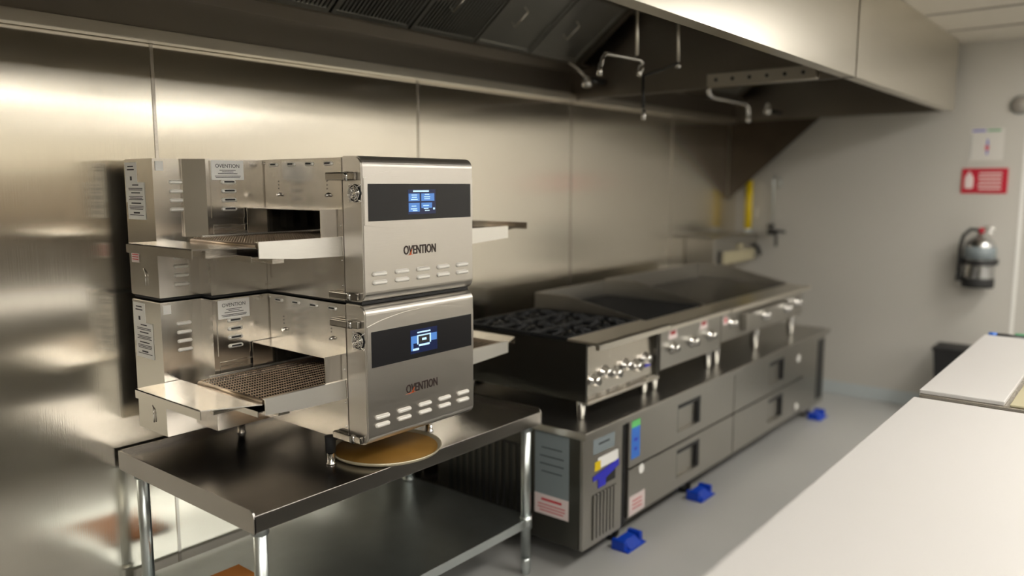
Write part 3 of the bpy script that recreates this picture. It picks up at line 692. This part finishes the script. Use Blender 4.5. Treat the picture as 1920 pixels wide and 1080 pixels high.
q = MB(); q.box(CX0+.014, CX1-.014, RF+.115, RB-.02, .945, .955)
for i in range(26): q.box(CX0+.022+.0245*i, CX0+.034+.0245*i, RF+.115, RB-.03, .955, .972)
q.build('grill_grates', 'iron', ch)
for i in range(3): knob(ch, CX0+.12+.21*i, RF-.004, .83)
for i, x in enumerate((CX0+.08, CX0+.42)):
    sticker('warning_sticker', ch, 'pinkpaper', '-y', RF-.005, x, x+.09, .875, .925, [(.6, .5, .35)], inkm='redink', label='white sticker with a red mark')
for (x, y) in ((CX0+.04, RF+.05), (CX1-.04, RF+.05), (CX0+.04, RB-.06), (CX1-.04, RB-.06)): adj_leg(ch, x, y, .735)
# wide griddle
gd = thing('flat_griddle', (4.65, 2.2, BZ1), 'wide stainless flat top griddle with raised splash guard, farthest of the three cooking units', 'griddle')
GX0, GX1 = 4.04, 5.30
backed_unit(gd, GX0, GX1, .765, .962, 1.062, 'griddle')
box(GX0+.012, GX1-.012, RF+.11, RB-.002, .940, .962).build('griddle_plate', 'griddle', gd)
q = MB(); q.box(GX0+.25, GX1-.35, RF-.045, RF-.006, .80, .90, bev=.004); q.build('grease_drawer', 'fridge', gd)
for x in (GX0+.12, GX0+.50, GX0+.85, GX1-.12): knob(gd, x, RF-.004 if x in (GX0+.12, GX1-.12) else RF-.045, .86)
sticker('warning_sticker', gd, 'pinkpaper', '-y', RF-.005, GX0+.02, GX0+.075, .86, .91, [(.5, .5, .5)], inkm='redink', label='white sticker with a red mark')
for (x, y) in ((GX0+.05, RF+.05), (GX1-.05, RF+.05), (GX0+.6, RF+.05), (GX0+.05, RB-.06), (GX1-.05, RB-.06)): adj_leg(gd, x, y, .765, .024)
# wall mounted box beyond griddle
wbx = thing('wall_cabinet', (5.8, 2.6, 1.04), 'small stainless wall box with cream lower panel in the corner behind the griddle', 'wall box')
q = MB(); q.box(5.41, 6.22, 2.50, WY-.004, 1.03, 1.235, bev=.004); q.build('housing', 'fridge', wbx)
box(5.55, 6.12, 2.490, 2.50, 1.035, 1.125, bev=.002).build('cream_panel', 'cream', wbx)
box(5.47, 5.51, 2.494, 2.50, 1.04, 1.14).build('slot', 'ink', wbx)
box(5.80, 5.90, 2.48, 2.50, 1.14, 1.17, bev=.004).build('latch', 'cream', wbx)
q = MB(); q.tube([(6.14, 2.495, 1.15), (6.16, 2.47, 1.12), (6.19, 2.47, 1.07)], .016, 10); q.build('handle', 'darkmetal', wbx)
# gas pipe
gp = thing('gas_pipe', (6.32, 2.66, 1.2), 'bright yellow vertical gas pipe in the corner beside the hood skirt', 'gas pipe')
MB().cyl((6.24, 2.60, 1.236), (6.24, 2.60, 1.66), .028, 20).build('pipe', 'yellow', gp)
MB().cyl((6.24, 2.60, 1.236), (6.24, 2.60, 1.27), .034, 8).build('coupling', 'galv', gp)
box(6.295, 6.325, 2.55, 2.56, 1.36, 1.44).build('tag', 'paper', gp)
# pot filler tap on the right wall
pf = thing('pot_filler', (6.35, 2.35, 1.1), 'dark wall tap with lever and spout beside the yellow gas pipe', 'tap')
ty = 2.395; tx = EX(ty)
MB().cyl((tx-.002, ty, 1.25), (tx-.12, ty, 1.25), .022, 14).build('valve_body', 'darkmetal', pf)
MB().cyl((tx-.10, ty, 1.25), (tx-.10, ty, 1.30), .014, 12).cyl((tx-.10, ty, 1.295), (tx-.10, ty, 1.315), .03, 14).build('bonnet', 'darkmetal', pf)
MB().tube([(tx-.10, ty, 1.265), (tx-.10, ty-.06, 1.262), (tx-.10, ty-.12, 1.255)], .010, 8).build('lever', 'darkmetal', pf)
MB().tube([(tx-.11, ty-.02, 1.245), (tx-.12, ty-.05, 1.235), (tx-.12, ty-.055, 1.20), (tx-.12, ty-.055, 1.14)], .012, 10).build('spout', 'darkmetal', pf)
MB().tube([(tx-.02, ty+.02, 1.25), (tx-.02, ty+.02, 1.66), (tx-.006, ty+.02, 1.70)], .006, 8).build('supply_pipe', 'galv', pf)
MB().tube([(tx-.02, ty-.03, 1.68), (tx-.02, ty-.03, 1.60)], .008, 8).build('pipe_clip', 'galv', pf)

# ---------------------------------------------------------------- things on the right wall
def on_wall(y0, y1, z0, z1, d0, d1, bev=0.0):
    q = MB(); q.prism([(EX(y0)-d1, y0), (EX(y1)-d1, y1), (EX(y1)-d0, y1), (EX(y0)-d0, y0)], 'z', z0, z1, bev=bev); return q
s1 = on_wall(.855, 1.055, 1.79, 2.005, .0005, .004).build('paper_notice', 'notice'); tag(s1, 'white paper notice with blue and green heading above the red sign', 'sign')
on_wall(.965, 1.045, 1.985, 1.997, .004, .005).build('blue_heading', 'deepblue', s1); on_wall(.875, .955, 1.985, 1.997, .004, .005).build('green_heading', 'greenp', s1)
q = on_wall(.945, .955, 1.83, 1.93, .004, .005); q2 = q.build('purple_figure', 'deepblue', s1); on_wall(.940, .962, 1.86, 1.89, .005, .0055).build('figure_detail', 'redink', s1)
on_wall(1.045, 1.048, 1.80, 1.97, .004, .0045).build('border', 'greypaper', s1)
s2 = on_wall(.815, 1.09, 1.565, 1.737, .0005, .008, bev=.002).build('fire_extinguisher_sign', 'redsign'); tag(s2, 'red rectangular sign with white pictogram and lines on the right wall', 'sign')
q = MB()
ic = Vector((EX(1.045)-.0085, 1.045, 1.65))
q.lathe([(.001, -.052), (.024, -.050), (.027, -.03), (.027, .02), (.018, .042), (.008, .048), (.008, .062), (.001, .064)], ic, 16)
for v in q.b.verts: v.co.x = ic.x+(v.co.x-ic.x)*.05
q.build('pictogram', 'pinkpaper', s2)
q = MB()
for k_ in range(5):
    zz = 1.592+.026*k_; pl = on_wall(.85, .99 if k_ % 2 else .985, zz, zz+.011, .008, .009)
    me_ = bpy.data.meshes.new('x'); pl.b.to_mesh(me_); q.b.from_mesh(me_); pl.b.free(); bpy.data.meshes.remove(me_)
q.build('lettering_lines', 'pinkpaper', s2)
fe = thing('fire_extinguisher', (6.2, .93, .93), 'silver and black fire extinguisher strapped to the wall under the red sign', 'fire extinguisher')
ey_, exx = .93, EX(.93)-.112
MB().lathe([(.001, .0), (.088, .0), (.094, .012), (.094, .27), (.085, .305), (.05, .335), (.024, .345), (.024, .365), (.001, .365)], (exx, ey_, .935), 32).build('cylinder', 'extshell', fe)
MB().lathe([(.001, -.004), (.096, -.004), (.098, .01), (.098, .055), (.095, .06)], (exx, ey_, .935), 32).build('base_cup', 'rubber', fe)
q = MB(); q.lathe([(.0955, .15), (.0985, .15), (.0985, .185), (.0955, .185)], (exx, ey_, .935), 32); q.box(exx+.04, exx+.11, ey_-.10, ey_+.125, 1.085, 1.12); q.box(exx-.02, exx+.06, ey_+.098, ey_+.122, 1.08, 1.125); q.build('strap', 'black', fe)
q = MB(); q.lathe([(.0945, .19), (.096, .19), (.096, .275), (.0945, .275)], (exx, ey_, .935), 32); q.build('label_band', 'greypaper', fe)
MB().cyl((exx, ey_, 1.30), (exx, ey_, 1.335), .018, 14).build('valve', 'redsign', fe)
MB().tube([(exx, ey_+.01, 1.325), (exx-.01, ey_-.03, 1.345), (exx-.015, ey_-.085, 1.33)], .007, 8).tube([(exx, ey_+.01, 1.32), (exx-.01, ey_-.03, 1.32), (exx-.015, ey_-.075, 1.295)], .006, 8).build('squeeze_handle', 'chrome', fe)
MB().tube([(exx, ey_+.01, 1.32), (exx-.02, ey_+.06, 1.325), (exx-.03, ey_+.10, 1.28), (exx-.03, ey_+.115, 1.20), (exx-.03, ey_+.115, 1.10), (exx-.03, ey_+.115, 1.02)], .012, 12).build('hose', 'rubber', fe)
MB().cyl((exx-.03, ey_+.115, 1.03), (exx-.03, ey_+.112, .97), .016, 12, .022).build('nozzle', 'rubber', fe)
al = thing('alarm_strobe', (6.2, .78, 2.1), 'grey rounded alarm fitting on the right wall near the picture edge', 'alarm')
MB().lathe([(.055, 0), (.055, -.02), (.042, -.038), (.001, -.044)], (EX(.775), .775, 2.15), 24, axis='x').build('dome', 'tbar', al)
MB().lathe([(.062, .002), (.062, -.008), (.001, -.008)], (EX(.775), .775, 2.15), 24, axis='x').build('base', 'greypaper', al)
bk = thing('black_bin', (6.1, 1.06, 0), 'black open topped bin partly hidden behind the white prep counter', 'bin')
bx = 6.05
MB().prism([(.93, 0), (1.09, 0), (1.13, .50), (.89, .50)], 'x', bx-.09, bx+.13).build('tub', 'black', bk)
q = MB(); q.box(bx-.10, bx+.14, .88, 1.14, .50, .525, bev=.006); q.build('rim', 'rubber', bk)

# ---------------------------------------------------------------- prep counter on the right
CZ = .90
def prep(x0, x1, y0, y1, label, board):
    p = thing('prep_table', ((x0+x1)/2, (y0+y1)/2, 0), label, 'prep table')
    q = MB(); q.box(x0+.02, x1-.02, y0+.02, y1-.05, .14, CZ-.045, bev=.003); q.build('cabinet', 'fridge', p)
    if board:
        q = MB(); q.box(x0, x1, y0, y1-.004, CZ-.045, CZ-.005, bev=.004); q.build('worktop', 'steel', p)
    else:
        q = MB(); q.box(x0, x1, y0, y1, CZ-.045, CZ, bev=.006, seg=3); q.build('worktop', 'white', p)
    for (x, y) in ((x0+.08, y0+.1), (x1-.08, y0+.1), (x0+.08, y1-.12), (x1-.08, y1-.12)):
        q = MB(); q.lathe([(.016, 0), (.02, .01), (.024, .14)], (x, y, .0005), 18); q.build('leg', 'galv', p)
    n = 3; wd = (x1-x0-.05)/n
    for i in range(n):
        q = MB(); q.box(x0+.025+wd*i+.004, x0+.025+wd*(i+1)-.004, y1-.05, y1-.032, .17, .83, bev=.003); d = q.build('door', 'fridge', p)
        q = MB(); xx = x0+.025+wd*i+.05; q.tube([(xx, y1-.032, .72), (xx, y1-.008, .72), (xx, y1-.008, .60), (xx, y1-.032, .60)], .006, 8); q.build('handle', 'chrome', d)
    return p
p1 = prep(.75, 2.955, -.30, .612, 'white topped prep table filling the lower right corner of the photo', False)
p2 = prep(3.025, 4.42, -.30, .612, 'stainless prep table beyond the white topped one, carrying a white cutting board', True)
q = box(3.03, 4.36, .350, .609, CZ-.0045, CZ+.010, bev=.003).build('cutting_board', 'white'); tag(q, 'long white cutting board along the front of the far prep table', 'cutting board')
q = box(3.03, 4.36, -.25, .335, CZ-.0045, CZ+.004, bev=.003).build('pan_cover', 'cream'); tag(q, 'beige cover behind the white cutting board on the far prep table', 'cover')
q = thing('marker_pen', (4.38, .53, CZ), 'black marker with a blue cap lying at the far end of the cutting board', 'marker')
MB().cyl((4.385, .56, CZ+.008), (4.375, .44, CZ+.008), .011, 12).build('barrel', 'black', q); MB().cyl((4.385, .56, CZ+.008), (4.388, .595, CZ+.008), .012, 12).build('cap', 'blueink', q)
q = thing('scrub_sponge', (4.40, .47, CZ), 'green pad on a pale block at the far end of the counter', 'sponge')
box(4.392, 4.418, .42, .49, CZ-.0045, CZ+.022, bev=.004).build('pad', 'greenp', q); box(4.392, 4.418, .35, .418, CZ-.0045, CZ+.045, bev=.004).build('block', 'cream', q)
